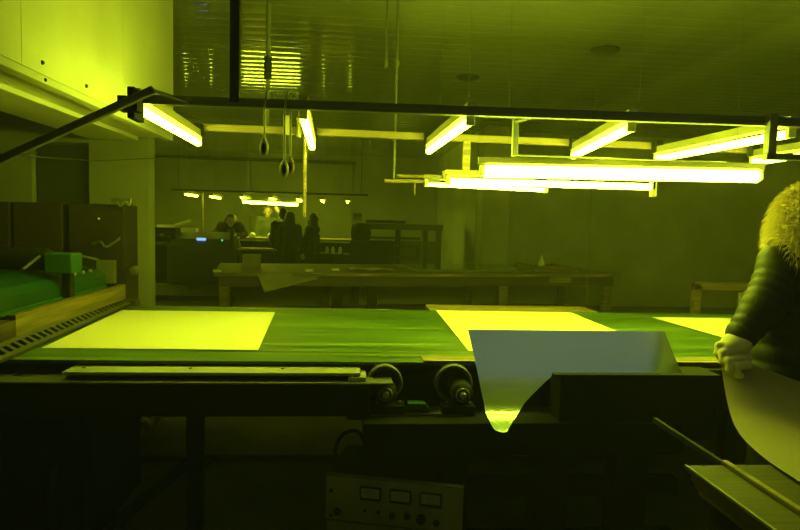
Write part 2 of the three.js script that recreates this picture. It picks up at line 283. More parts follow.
// ---------------------------------------------------------------- conveyor
{
  const t = thing('belt_conveyor', 'long flat conveyor with a glossy green belt, carrying the yellow sheets', 'conveyor', [0, 0, 0]);
  const zn = -2.7, zf = -4.33, xa = -1.62, xb = 4.4;
  const top = grid(60, 24, (u, v) => [xa + (xb - xa) * u, 0.86 + 0.0016 * Math.sin(v * 9 + 2 * u) , zf + (zn - zf) * v]);
  for (let i = 0, uv = top.attributes.uv; i < uv.count; i++) uv.setXY(i, uv.getX(i) * 6, uv.getY(i) * 1.63);
  part(t, 'belt', top, M.belt);
  part(t, 'belt_side', bx(xa, xb, 0.845, 0.858, zn - 0.02, zn), M.beltEdge);
  part(t, 'bed', bx(xa, xb, 0.78, 0.84, zf + 0.05, zn - 0.1), M.black);
  part(t, 'front_beam', bx(-1.95, 0.1, 0.648, 0.788, -2.72, -2.57), M.black);
  part(t, 'front_beam_lip', bx(-1.95, 0.195, 0.79, 0.8, -2.74, -2.56, 0.002), M.steelDull);
  part(t, 'front_beam', bx(1.64, xb, 0.648, 0.84, -2.72, -2.66), M.black);
  part(t, 'rear_beam', bx(xa, xb, 0.66, 0.8, zf - 0.02, zf + 0.04), M.black);
  const cp = part(t, 'cover_strip', bx(-1.2, 0.055, 0.822, 0.836, -2.74, -2.59, 0.003), M.strip);
  part(t, 'cover_strip', bx(0.0, 0.08, 0.8, 0.82, -2.72, -2.58, 0.003), M.strip);
  for (const x of [-1.14, -0.69, -0.29]) part(cp, 'screw', lathe([[0, 0.004], [0.006, 0.003], [0.008, 0], [0, 0]], x, 0.836, -2.66), M.black);
  for (const [x, z] of [[-0.715, -2.85], [-1.06, -4.2], [1.9, -2.8], [1.9, -4.2], [3.9, -2.85], [3.9, -4.2]]) part(t, 'leg', bx(x - 0.035, x + 0.035, 0, 0.66, z - 0.035, z + 0.035), M.black);
  part(t, 'brace', bar([-0.715, 0.36, -2.85], [-1.12, 0.02, -2.85], 0.05, 0.05), M.black);  // dark bar put where a diagonal shade runs from the leg
  part(t, 'pulley_backing', bx(0.0, 1.7, 0.5, 0.84, -2.98, -2.96), M.black);
  part(t, 'end_roller', lathe([[0, -0.8], [0.07, -0.8], [0.075, -0.79], [0.075, 0.79], [0.07, 0.8], [0.03, 0.8], [0.03, 0.84], [0, 0.84]], -1.42, 0.775, -3.5, 'z', 36), M.black);
}
// drive pulleys with their bearings, ends facing the camera
function drivePulley(x, y, r, label, big) {
  const t = thing('drive_pulley', label, 'pulley', [x, y, -2.66], 0, 'pulleys under the near edge of the belt');
  part(t, 'drum', lathe([[0, -0.3], [r - 0.006, -0.3], [r, -0.29], [r, -0.006], [r - 0.004, 0], [r - 0.014, 0], [r - 0.018, -0.014], [0.03, -0.014], [0, -0.014]], 0, 0, 0, 'z', 48), M.steelDull);
  part(t, 'web', lathe([[0.03, -0.012], [r - 0.018, -0.012], [r - 0.02, -0.009], [0.03, -0.004]], 0, 0, 0, 'z', 32), M.black);
  const bear = part(t, 'bearing_housing', lathe([[0, 0.06], [0.03, 0.06], [0.034, 0.055], [0.046, 0.05], [0.052, 0.03], [0.054, -0.01], [0, -0.01]], big ? 0.028 : 0, -0.03, 0.01, 'z', 32), M.black);
  part(bear, 'shaft_end', lathe([[0, 0.085], [0.012, 0.085], [0.016, 0.08], [0.016, 0.05], [0, 0.05]], big ? 0.028 : 0, -0.03, 0.01, 'z', 20), M.steel);
  part(bear, 'ring', lathe([[0.022, 0.072], [0.028, 0.074], [0.032, 0.07], [0.032, 0.064], [0.022, 0.064]], big ? 0.028 : 0, -0.03, 0.01, 'z', 28), M.steelDull);
  part(t, 'bearing_foot', bx(-0.06, 0.09, -0.135, -0.085, -0.02, 0.06), M.iron);
  for (const s of [-1, 1]) part(t, 'bolt', lathe([[0, 0.014], [0.008, 0.014], [0.009, 0.01], [0.009, 0], [0, 0]], 0.015 + s * 0.05, -0.085, 0.03), M.steelDull);
  return t;
}
drivePulley(0.166, 0.772, 0.082, 'dark wheel with a pale rim at the end of the long cover strip', false);
drivePulley(0.482, 0.769, 0.087, 'dark wheel with a large round bearing, beside the bent metal sheet', true);
single('bearing_wedge', 'small green-lit block on the ledge between the two wheels', 'block', plain(extr([[0, 0], [0.1, 0], [0.075, 0.028], [0, 0.028]], 0.05, 0.002).translate(0.27, 0.664, -2.66)), M.greenLight);
single('pale_edge_strip', 'pale straight strip lying along the near edge of the belt', 'strip', bx(0.345, 2.5, 0.863, 0.867, -2.8, -2.7, 0.001), M.woodPale);
single('rear_board', 'long pale board lying beyond the belt, behind the middle sheet', 'board', bx(0.59, 1.86, 0.84, 0.862, -4.62, -4.36, 0.003), M.woodPale);
single('rear_ledge', 'thin dull board along the far edge of the belt at the left', 'board', bx(-1.42, 0.3, 0.83, 0.855, -4.4, -4.34, 0.003), M.paperOld);
// sheets on the belt
function sheet(corners, label, m, lift = 0.0035) { // corners: near left, near right, far right, far left (x, z)
  const [a, b, c, d] = corners, f = (u, v, y) => { const e = (k) => (a[k] * (1 - u) + b[k] * u) * (1 - v) + (d[k] * (1 - u) + c[k] * u) * v; return [e(0), 0.863 + y + 0.003 * Math.max(0, u - 0.55) * Math.sin(u * 5) * (1 - v), e(1)]; };
  const top = grid(20, 12, (u, v) => f(u, v, lift)), bot = grid(20, 12, (u, v) => f(1 - u, v, 0.001));
  return single('coated_sheet', label, 'sheet', merge(top, bot), m, 'yellow-lit sheets lying on the belt');
}
sheet([[-1.442, -2.923], [-0.436, -2.913], [-0.504, -4.111], [-1.514, -4.117]], 'large pale sheet lying flat on the left end of the green belt', M.paper);
sheet([[0.6, -2.93], [1.643 , -3.0], [1.63, -4.275], [0.63, -4.298]], 'pale sheet lying on the belt right behind the bent metal sheet', M.paper);
sheet([[2.235, -2.98], [3.24, -3.02], [3.2, -4.1], [2.159, -4.092]], 'pale sheet on the belt partly hidden behind the sleeve of the person', M.paper);

// bent metal sheet sliding off the near edge
{
  const segs = [[0.21, 60, 56], [0.13, 56, 48], [0.05, 48, 24], [0.04, 24, 6], [0.17, 5, -7]], prof = [[0, -2.655, 1.022]];
  let z = -2.655, h = 1.022, s = 0;
  for (const [L, a, b] of segs) for (let i = 0; i < 16; i++) { const t = (a + (b - a) * (i + 0.5) / 16) * Math.PI / 180; z += L / 16 * Math.cos(t); h -= L / 16 * Math.sin(t); s += L / 16; prof.push([s, z, h]); }
  const at = (q) => { let i = 1; while (i < prof.length - 1 && prof[i][0] < q) i++; const [s0, z0, h0] = prof[i - 1], [s1, z1, h1] = prof[i], t = (q - s0) / (s1 - s0); return [z0 + (z1 - z0) * t, h0 + (h1 - h0) * t]; };
  const L = [[0, 0.537], [0.1, 0.552], [0.21, 0.566], [0.34, 0.578], [0.43, 0.58], [0.51, 0.575], [0.55, 0.574], [0.585, 0.577], [0.605, 0.586], [0.612, 0.6]];
  const Rr = [[0.21, 0.903], [0.225, 0.886], [0.242, 0.864], [0.275, 0.825], [0.307, 0.789], [0.34, 0.755], [0.39, 0.717], [0.43, 0.693], [0.47, 0.672], [0.51, 0.653], [0.55, 0.635], [0.585, 0.62], [0.605, 0.61], [0.612, 0.6]];
  const on = (T, q) => { let i = 1; while (i < T.length - 1 && T[i][0] < q) i++; const [a, b] = [T[i - 1], T[i]]; return b[1] + (a[1] - b[1]) * Math.max(0, (b[0] - q) / (b[0] - a[0])); };
  const A = grid(30, 16, (u, v) => { const q = 0.21 * v, [z, h] = at(q), x = on(L, q); return [x + (1.465 + 0.035 * v - x) * u, h, z]; });
  const B = grid(14, 60, (u, v) => { const q = 0.21 + 0.402 * v, [z, h] = at(q), x = on(L, q); return [x + (on(Rr, q) - x) * u, h, z]; });
  const g = mergeVertices(mergeGeometries([A, B].map((k) => { k.deleteAttribute('uv'); k.deleteAttribute('normal'); return k; })), 1e-4); g.computeVertexNormals();
  single('bent_metal_sheet', 'bluish metal sheet bent over the near edge of the conveyor, one corner drooping', 'metal sheet', g, M.plate);
}
// ---------------------------------------------------------------- black delivery stand in front of the belt
{
  const t = thing('delivery_stand', 'black steel stand in front of the belt that carries the bent metal sheet', 'stand');
  part(t, 'lower_housing', bx(0.07, 1.5, 0.495, 0.64, -2.75, -2.5), M.black);
  part(t, 'ledge', bx(0.1, 0.52, 0.64, 0.65, -2.72, -2.6, 0.002), M.steelDull);
  part(t, 'upper_housing', bx(0.93, 1.66, 0.55, 0.845, -2.66, -2.52), M.black);
  part(t, 'top_plate', bx(0.9, 1.66, 0.845, 0.853, -2.67, -2.512, 0.002), M.black);
  for (const x of [0.45, 0.9, 1.26]) part(t, 'leg', bx(x - 0.07, x + 0.08, 0, 0.5, -2.62, -2.5), M.black);
  part(t, 'lower_rail', bx(0.4, 1.5, 0.3, 0.372, -2.6, -2.52), M.black);
  part(t, 'foot_rail', bx(0.4, 1.5, 0.05, 0.12, -2.6, -2.52), M.black);
}
// power unit with three meters on the floor
{
  const t = thing('power_unit', 'old bench power unit with three meters, standing on the floor under the conveyor', 'power supply', [0.2, 0, -2.48], -0.25);
  part(t, 'case', bx(-0.295, 0.295, 0.018, 0.4, -0.36, -0.012), M.black);
  const p = part(t, 'front_panel', bx(-0.295, 0.3, 0.2, 0.395, -0.012, 0.003, 0.002), M.meterPanel);
  part(t, 'lower_panel', bx(-0.29, 0.295, 0.03, 0.192, -0.012, 0, 0.002), M.meterPanel);
  part(t, 'edge_trim', bx(-0.297, 0.302, 0.394, 0.401, -0.02, 0.006, 0.002), M.steelDull);
  for (const x of [-0.095, 0.035, 0.165]) {
    const m = part(t, 'meter', bx(x - 0.047, x + 0.047, 0.305, 0.365, 0.003, 0.016, 0.004), M.black);
    part(m, 'meter_face', bx(x - 0.04, x + 0.04, 0.318, 0.36, 0.016, 0.0175, 0.0005), M.meterFace);
    const arc = []; for (let i = 0; i <= 10; i++) { const a = 0.7 + i / 10 * 1.74; arc.push([x + 0.03 * Math.cos(a), 0.32 + 0.03 * Math.sin(a), 0.018]); }
    part(m, 'meter_scale', merge(tube(arc, 0.0008, 12, 4), rod([x, 0.32, 0.018], [x - 0.014, 0.346, 0.018], 0.0008)), M.black);
  }
  const knob = lathe([[0, 0.02], [0.013, 0.02], [0.016, 0.016], [0.018, 0], [0, 0]], 0, 0, 0, 'z', 20);
  for (const [x, y, s] of [[-0.24, 0.24, 0.9], [0.0, 0.245, 0.8], [0.065, 0.25, 0.8], [0.125, 0.245, 1.15], [0.19, 0.235, 0.8], [-0.12, 0.255, 0.4], [-0.06, 0.255, 0.4], [-0.27, 0.33, 0.45], [-0.27, 0.22, 0.4]]) { const k = part(t, 'knob', knob, M.black); k.position.set(x, y, 0.003); k.scale.setScalar(s); }
  for (const x of [-0.25, 0.25]) for (const z of [-0.32, -0.05]) part(t, 'foot', lathe([[0, 0], [0.018, 0], [0.02, 0.018], [0, 0.018]], x, 0, z), M.black);
  single('power_cable', 'black cable looping up behind the power unit', 'cable', tube([[-0.045, 0.41, -2.62], [-0.05, 0.47, -2.66], [-0.02, 0.52, -2.7], [0.03, 0.525, -2.74], [0.07, 0.48, -2.8], [0.12, 0.2, -2.95], [0.2, 0.01, -3.1], [0.5, 0.008, -3.2]], 0.009), M.cable);
}
single('floor_cable', 'thin cable trailing over the lit floor beyond the conveyor leg', 'cable', tube([[-0.3, 0.006, -4.95], [-0.512, 0.006, -4.544], [-0.6, 0.006, -4.2], [-0.66, 0.006, -4.04], [-0.79, 0.006, -3.83], [-0.85, 0.006, -3.55], [-0.82, 0.006, -3.3]], 0.007, 60), M.cable);
single('lit_floor_board', 'thin pale board standing in for the lit floor beyond the conveyor', 'board', bx(-1.45, 1.9, 0.0, 0.022, -6.2, -3.72, 0.004), M.litFloor);  // board coloured pale where lamplight reaches the floor past the belt shadow
single('torn_paper', 'crumpled torn paper on the floor, left of the conveyor leg', 'paper', grid(8, 8, (u, v) => [-1.46 + 0.2 * u + 0.05 * v, 0.03 + 0.06 * Math.abs(Math.sin(u * 5 + v * 3)) + 0.1 * v * u, -4.15 - 0.2 * v + 0.03 * Math.sin(u * 11)]), M.paper);
{
  const t = thing('dark_cabinet', 'large black machine cabinet under the left end of the conveyor', 'cabinet');
  part(t, 'body', bx(-2.1, -1.12, 0.04, 0.645, -3.3, -2.66), M.black); part(t, 'front_door', bx(-2.08, -1.5, 0.08, 0.62, -2.66, -2.64), M.blackMatt); part(t, 'front_door', bx(-1.48, -1.14, 0.08, 0.62, -2.66, -2.64), M.blackMatt);
  part(t, 'side_pipe', rod([-1.25, 0.0, -2.6], [-1.25, 0.42, -2.6], 0.02), M.black);
}
// ---------------------------------------------------------------- machine at the left
{
  const t = thing('side_rail', 'dull yellow rail with a slotted strip along the left end of the belt', 'rail');
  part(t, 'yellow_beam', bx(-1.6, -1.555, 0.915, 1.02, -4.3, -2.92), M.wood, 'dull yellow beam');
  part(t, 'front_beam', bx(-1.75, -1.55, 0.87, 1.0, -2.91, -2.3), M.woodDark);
  const rack = new THREE.Shape([[0, 0], [2.0, 0], [2.0, 0.085], [0, 0.085]].map((p) => new THREE.Vector2(...p)));
  for (let i = 0; i < 30; i++) { const x = 0.03 + i * 0.066, h = new THREE.Path(); h.moveTo(x, 0.02); h.lineTo(x + 0.038, 0.02); h.lineTo(x + 0.038, 0.062); h.lineTo(x, 0.062); h.closePath(); rack.holes.push(h); }
  const rg = new THREE.ExtrudeGeometry(rack, { depth: 0.02, bevelEnabled: false }); rg.rotateY(Math.PI / 2); rg.rotateZ(1.05); rg.rotateY(0.05); rg.translate(-1.445, 0.866, -2.35);
  part(t, 'slotted_strip', metreUV(rg), M.rack, 'dark strip with a row of slots');
  const sb = new THREE.BoxGeometry(0.004, 0.08, 1.98); sb.translate(-0.004, 0.042, -1.0); sb.rotateZ(1.05); sb.rotateY(0.05); sb.translate(-1.447, 0.862, -2.35); part(t, 'strip_back', plain(sb), M.black);
  part(t, 'end_post', bx(-1.7, -1.5, 0, 0.9, -4.42, -4.33), M.woodDark);
  part(t, 'end_post', bx(-1.9, -1.62, 0, 0.82, -2.45, -2.32), M.black);
}
{
  const t = thing('green_machine', 'long green-painted cast machine beam behind the dull yellow rail', 'machine');
  const o = [[-2.35, 0.96], [-1.68, 0.99], [-1.66, 1.01], [-1.66, 1.085], [-1.7, 1.12], [-1.85, 1.16], [-2.05, 1.18], [-2.35, 1.17]];
  const g = extr(o, 2.4, 0.006); g.translate(0, 0, -4.22); part(t, 'beam', metreUV(g), M.green);
  part(t, 'top_edge', bx(-1.7, -1.64, 1.0, 1.022, -4.2, -2.0), M.greenLight);
  part(t, 'gear_box', bx(-1.72, -1.565, 1.16, 1.275, -3.66, -3.52, 0.012), M.greenLight, 'lighter green block standing on the beam');
  part(t, 'gear_box_leg', bx(-1.645, -1.6, 1.02, 1.16, -3.63, -3.57), M.black);
  part(t, 'motor', lathe([[0, -0.16], [0.055, -0.16], [0.065, -0.14], [0.065, 0.12], [0.05, 0.15], [0.02, 0.16], [0, 0.16]], -1.86, 1.235, -3.6, 'x', 24), M.black);
  part(t, 'end_cap', bx(-1.72, -1.6, 1.03, 1.19, -4.26, -4.22), M.steelDull);
  part(t, 'lower_block', bx(-1.78, -1.6, 1.0, 1.09, -4.44, -4.26), M.black);
  part(t, 'pedestal', bx(-2.35, -2.12, 0, 0.97, -4.2, -2.0), M.black);
  part(t, 'dial', lathe([[0, 0.03], [0.03, 0.03], [0.035, 0.02], [0.035, 0], [0, 0]], -1.56, 1.1, -4.5, 'z', 20), M.steelDull);
  part(t, 'grease_pipe', tube([[-1.72, 1.2, -3.3], [-1.75, 1.26, -3.6], [-1.7, 1.24, -3.9], [-1.68, 1.2, -4.15]], 0.008, 30), M.steelDull);
  for (const z of [-3.72, -3.85, -3.97, -4.08]) part(t, 'bolt', lathe([[0, 0.02], [0.01, 0.02], [0.012, 0.014], [0.012, 0], [0, 0]], -1.7, 1.12, z), M.steel);
  single('yellow_tag', 'small bent yellow tag lying on the green machine', 'tag', plain(extr([[0, 0], [0.09, 0.02], [0.05, 0.04], [0.03, 0.075]], 0.003).rotateX(-0.9).translate(-1.74, 1.125, -2.72)), M.woodPale);
}
// cartons stacked by the partition
{
  const mk = (w, h, d, m, label) => { const t = thing('carton', label, 'carton', [0, 0, 0], 0, 'cartons stacked by the partition'); part(t, 'box', bx(-w / 2, w / 2, 0, h, -d / 2, d / 2, 0.006), m); part(t, 'flap', bx(-w / 2 + 0.01, -0.004, h, h + 0.004, -d / 2 + 0.01, d / 2 - 0.01, 0.001), m); part(t, 'flap', bx(0.004, w / 2 - 0.01, h, h + 0.004, -d / 2 + 0.01, d / 2 - 0.01, 0.001), m); part(t, 'tape', bx(-0.025, 0.025, h + 0.004, h + 0.005, -d / 2, d / 2, 0.0002), m); return t; };
  const cols = [[-2.95, 0.34, 'farthest left column'], [-2.58, 0.34, 'second column from the left'], [-2.22, 0.33, 'column in front of the dark door'], [-1.82, 0.38, 'column nearest the belt']], rows = [[0, 0.55, 'bottom'], [0.555, 0.55, 'middle'], [1.11, 0.46, 'top']];
  for (const [x, w, cn] of cols) for (const [y, h, rn] of rows) { const t = mk(w, h, 0.3, rnd() > 0.5 ? M.carton : M.cartonDark, 'dark brown carton, ' + rn + ' of the ' + cn); t.position.set(x, y, -4.62); t.rotation.y = (rnd() - 0.5) * 0.05; }
  const g = thing('wall_hook', 'small shiny hook with a coil of wire above the cartons', 'hook', [-1.66, 1.62, -4.44]);
  part(g, 'plate', bx(-0.04, 0.1, -0.03, 0.0, -0.01, 0.01), M.steel); part(g, 'coil', tube([[0, -0.02, 0.01], [0.03, -0.06, 0.02], [0.06, -0.02, 0.02], [0.09, -0.05, 0.02], [0.1, 0, 0.02]], 0.006), M.steel);
  single('wire_twist', 'twisted shiny wire lying over the green machine end', 'wire', tube([[-1.82, 1.29, -4.4], [-1.76, 1.31, -4.39], [-1.72, 1.275, -4.38], [-1.67, 1.3, -4.38], [-1.62, 1.34, -4.38]], 0.008), M.steel);
  single('round_stud', 'small shiny stud on a carton front', 'stud', lathe([[0, 0.02], [0.008, 0.018], [0.012, 0.008], [0.012, 0], [0, 0]], -1.8, 1.47, -4.47, 'z'), M.steel);
  single('steel_lever', 'short bright lever above the green machine at the left', 'lever', rod([-2.02, 1.27, -3.62], [-1.86, 1.275, -3.6], 0.008), M.steel);
  single('steel_latch', 'bright latch on the far left cartons', 'latch', bx(-2.56, -2.46, 1.575, 1.59, -4.46, -4.44), M.steel);
}
// ---------------------------------------------------------------- bench at the right foreground
{
  const t = thing('packing_bench', 'worn dark wooden bench at the lower right, layered boards at its edge', 'bench');
  for (let i = 0; i < 4; i++) part(t, 'edge_board', bx(1.008 + i * 0.012, 1.6, 0.8 - 0.022 * (i + 1) + 0.001, 0.8 - 0.022 * i, -1.66 + 0.004 * i, -0.3, 0.002), i ? M.woodDark : M.benchTop);
  part(t, 'long_rail', bx(1.122, 1.14, 0.8, 0.812, -1.67, -0.3, 0.002), M.woodPale, 'pale raised rail'); part(t, 'shaded_rail_end', bx(1.122, 1.136, 0.786, 0.806, -2.08, -1.64, 0.002), M.black, 'far end of the rail, shade put into its colour');  // one rail in two tones, the far end darkened as if shaded
  part(t, 'lit_edge_strip', bx(1.003, 1.011, 0.793, 0.8025, -1.664, -0.3, 0.002), M.steelDull, 'thin strip added as the lit edge line');  // thin strip put in for the lit line along the bench edge
  part(t, 'apron', bx(1.06, 1.56, 0.6, 0.71, -1.62, -0.34), M.blackMatt);
  for (const [x, z] of [[1.1, -1.58], [1.54, -1.58], [1.1, -0.4], [1.54, -0.4]]) part(t, 'leg', bx(x - 0.03, x + 0.03, 0, 0.7, z - 0.03, z + 0.03), M.blackMatt);
}
// ---------------------------------------------------------------- worktable beyond the conveyor
const worktable = thing('long_worktable', 'long wide wooden worktable standing beyond the conveyor', 'table', [-1.62, 0, -7.28], 0.16);
{
  const t = worktable, W = 5.5, D = 1.55;
  part(t, 'tabletop', bx(0, W, 0.8, 0.845, -D, 0.02, 0.006), M.woodPale);
  part(t, 'apron', bx(0.08, W - 0.08, 0.67, 0.8, -0.08, -0.04), M.woodDark);
  part(t, 'apron', bx(0.08, W - 0.08, 0.67, 0.8, -D + 0.04, -D + 0.08), M.woodDark);
  for (const x of [0.12, 1.5, 1.95, 3.75, 5.35]) for (const z of [-0.1, -D + 0.12]) part(t, 'leg', bx(x - 0.06, x + 0.06, 0, 0.8, z - 0.05, z + 0.05), z === -0.1 && (x === 1.5 || x === 1.95) ? M.blackMatt : M.wood);
  part(t, 'lower_shelf', bx(0.2, W - 0.2, 0.2, 0.23, -D + 0.1, -0.12), M.woodDark);
  part(t, 'back_board', bx(0.2, W - 0.2, 0.24, 0.66, -D + 0.1, -D + 0.12), M.kraft);
  part(t, 'label_card', bx(4.42, 4.75, 0.72, 0.8, -0.04, -0.035, 0.001), M.woodPale, 'small pale card on the front');
}
function onTable(name, label, cat, geo, m) { const o = single(name, label, cat, geo, m); o.position.copy(worktable.position); o.rotation.y = worktable.rotation.y; return o; }
onTable('light_box_panel', 'dark glossy glass panel set on the middle of the worktable', 'glass panel', bx(2.55, 4.3, 0.846, 0.875, -1.35, -0.25), M.glassTop);
onTable('draped_paper', 'sheet of paper hanging over the front edge of the worktable', 'paper', grid(16, 12, (u, v) => { const x = 0.5 + 0.72 * u, d = v * (0.32 - 0.16 * u), over = d - 0.08; return over < 0 ? [x, 0.849, -0.06 + d] : [x + 0.1 * over + 0.3 * over * (1 - u), 0.849 - over * 1.0, 0.024 + 0.012 * Math.sin(u * 6)]; }), M.paperOld);
onTable('loose_papers', 'loose crumpled papers lying on the worktable left of the glass panel', 'papers', grid(12, 8, (u, v) => [1.62 + 0.6 * u + 0.1 * v, 0.85 + 0.03 * Math.abs(Math.sin(u * 6 + v * 4)) * (1 - u * 0.5) + 0.004, -0.5 + 0.32 * v - 0.1 * u]), M.paper);
onTable('standing_card', 'pale card leaning at the left end of the worktable', 'card', bx(0.32, 0.56, 0.848, 1.02, -0.9, -0.88).rotateX(0), M.paperOld);
onTable('wooden_tray', 'low wooden tray of odds and ends at the right end of the worktable', 'tray', merge(bx(4.25, 4.98, 0.846, 0.86, -0.75, -0.2), bx(4.25, 4.98, 0.846, 0.92, -0.22, -0.2), bx(4.25, 4.98, 0.846, 0.92, -0.75, -0.73), bx(4.25, 4.27, 0.846, 0.95, -0.75, -0.2), bx(4.96, 4.98, 0.846, 0.9, -0.75, -0.2), bx(4.4, 4.9, 0.86, 0.925, -0.7, -0.26)), M.wood);
{
  const b = onTable('small_bottle', 'small pale bottle standing in the tray on the worktable', 'bottle', lathe([[0, 0.92], [0.045, 0.92], [0.05, 0.93], [0.045, 0.99], [0.02, 1.02], [0.016, 1.06], [0.02, 1.065], [0, 1.07]], 4.5, 0, -0.45), M.white);
  onTable('thin_stick', 'thin stick standing up at the worktable left of the bottle', 'stick', rod([4.3, 0.846, -0.5], [4.31, 1.2, -0.52], 0.006), M.woodPale);
  onTable('red_cap', 'small red cap lying in the wooden tray', 'cap', lathe([[0, 0.975], [0.03, 0.97], [0.035, 0.93], [0, 0.925]], 4.62, 0, -0.35), M.red);
  for (const [x, z, l] of [[0.04, -0.05, 'small white block at the left corner of the worktable'], [1.5, -0.35, 'small white block on the worktable beside the loose papers'], [1.15, -0.2, 'small bright block on the worktable near the draped paper']]) onTable('small_block', l, 'block', bx(x - 0.05, x + 0.05, 0.846, 0.876, z - 0.03, z + 0.03), M.white);
  single('plumb_line', 'thin pale cord hanging down over the right end of the worktable', 'cord', rod([3.02, 0.55, -7.4], [3.02, HC, -7.4], 0.004), M.woodPale);
}
// wooden frame of a chair by the wall at the right
{
  const t = thing('wooden_chair', 'plain wooden chair frame standing behind the belt beside the person', 'chair', [3.45, 0, -5.25]);
  for (const x of [-0.27, 0.3]) { part(t, 'leg', bx(x - 0.035, x + 0.035, 0, 1.0, -0.03, 0.03), M.wood); part(t, 'leg', bx(x - 0.03, x + 0.03, 0, 0.45, -0.5, -0.44), M.wood); }
  part(t, 'top_rail', bx(-0.305, 0.36, 0.945, 1.02, -0.03, 0.03), M.wood); part(t, 'seat', bx(-0.3, 0.33, 0.44, 0.47, -0.5, 0.03), M.wood); part(t, 'stretcher', bx(-0.27, 0.3, 0.2, 0.24, -0.02, 0.02), M.woodDark);
  single('lit_patch', 'small pale pad standing in for the lit patch on the wooden chair', 'pad', bx(3.56, 3.8, 0.74, 0.93, -5.215, -5.2), M.paperOld);  // pale piece put in for a lit patch within the chair frame
}
// ---------------------------------------------------------------- far end of the hall
{
  const bark = single('far_lamp_rail', 'dark level bar in front of the far small lamps', 'rail', merge(bx(-3.65, 0.35, 2.02, 2.06, -12.62, -12.58), rod([-3.5, 2.04, -12.6], [-3.5, HC, -12.6], 0.006), rod([0.2, 2.04, -12.6], [0.2, HC, -12.6], 0.006)), M.iron);
  const far = thing('far_lamp', 'small far lamp seen end-on, leftmost on the far bar', 'lamp', [-3.4, 1.98, -13.2], 0, 'small far lamps seen end-on');
  const hb = extr([[-0.06, 0], [-0.05, 0.05], [0.05, 0.05], [0.06, 0]], 1.0); hb.translate(0, 0, -0.5); part(far, 'housing', plain(hb), M.fixture);
  part(far, 'tube', rod([0, -0.025, -0.46], [0, -0.025, 0.46], 0.02), M.farGlow);
  for (const q of [-0.4, 0.4]) part(far, 'hanger_wire', rod([0, 0.04, q], [0, 1.3, q], 0.003, 0.003, 6), M.cableGrey);
  const wh = ['second from the left on the far bar', 'third from left, over the left end of the level tube', 'fourth from the left, over the level far tube', 'fifth from left, over the right end of the level tube', 'right of the thin pole on the far bar', 'rightmost on the far bar'];
  const all = [far, ...[-2.9, -2.28, -1.68, -1.12, -0.62, -0.08].map((x, i) => copyOf(far, [x, 1.95 - 0.005 * i, -13.2], null, 'small end-on far lamp, ' + wh[i]))];
  for (const f of all) light(f, 0.04, 0.92, 0, -0.05, 0, 0, FAR_RADIANCE);
  const side = makeFitting('added_side_lamp', 'added unseen tube lamp brightening the far desk, hidden behind the left partition', 1.2, 0.02, undefined, M.tubeGlow, LAMP_RADIANCE); side.position.set(-4.25, 2.0, -10.2); for (const q of [-0.5, 0.5]) part(side, 'hanger_wire', rod([q, -0.01, 0], [q, 1.21, 0], 0.003, 0.003, 6), M.cableGrey);  // added lamp out of view, brightens the far papers
  const t = makeFitting('far_level_lamp', 'bright level tube lamp hanging over the far table', 1.2, 0.028, undefined, M.tubeGlow, LAMP_RADIANCE); t.position.set(-1.71, 1.915, -13.0); t.rotation.z = -0.025; for (const q of [-0.5, 0.5]) part(t, 'hanger_wire', rod([q, -0.01, 0], [q, 1.3, 0], 0.003, 0.003, 6), M.cableGrey);
  single('far_pole', 'thin pale pole at the left of the far table', 'pole', rod([-3.1, 0, -12.9], [-3.1, 2.03, -12.9], 0.022), M.woodPale);
}
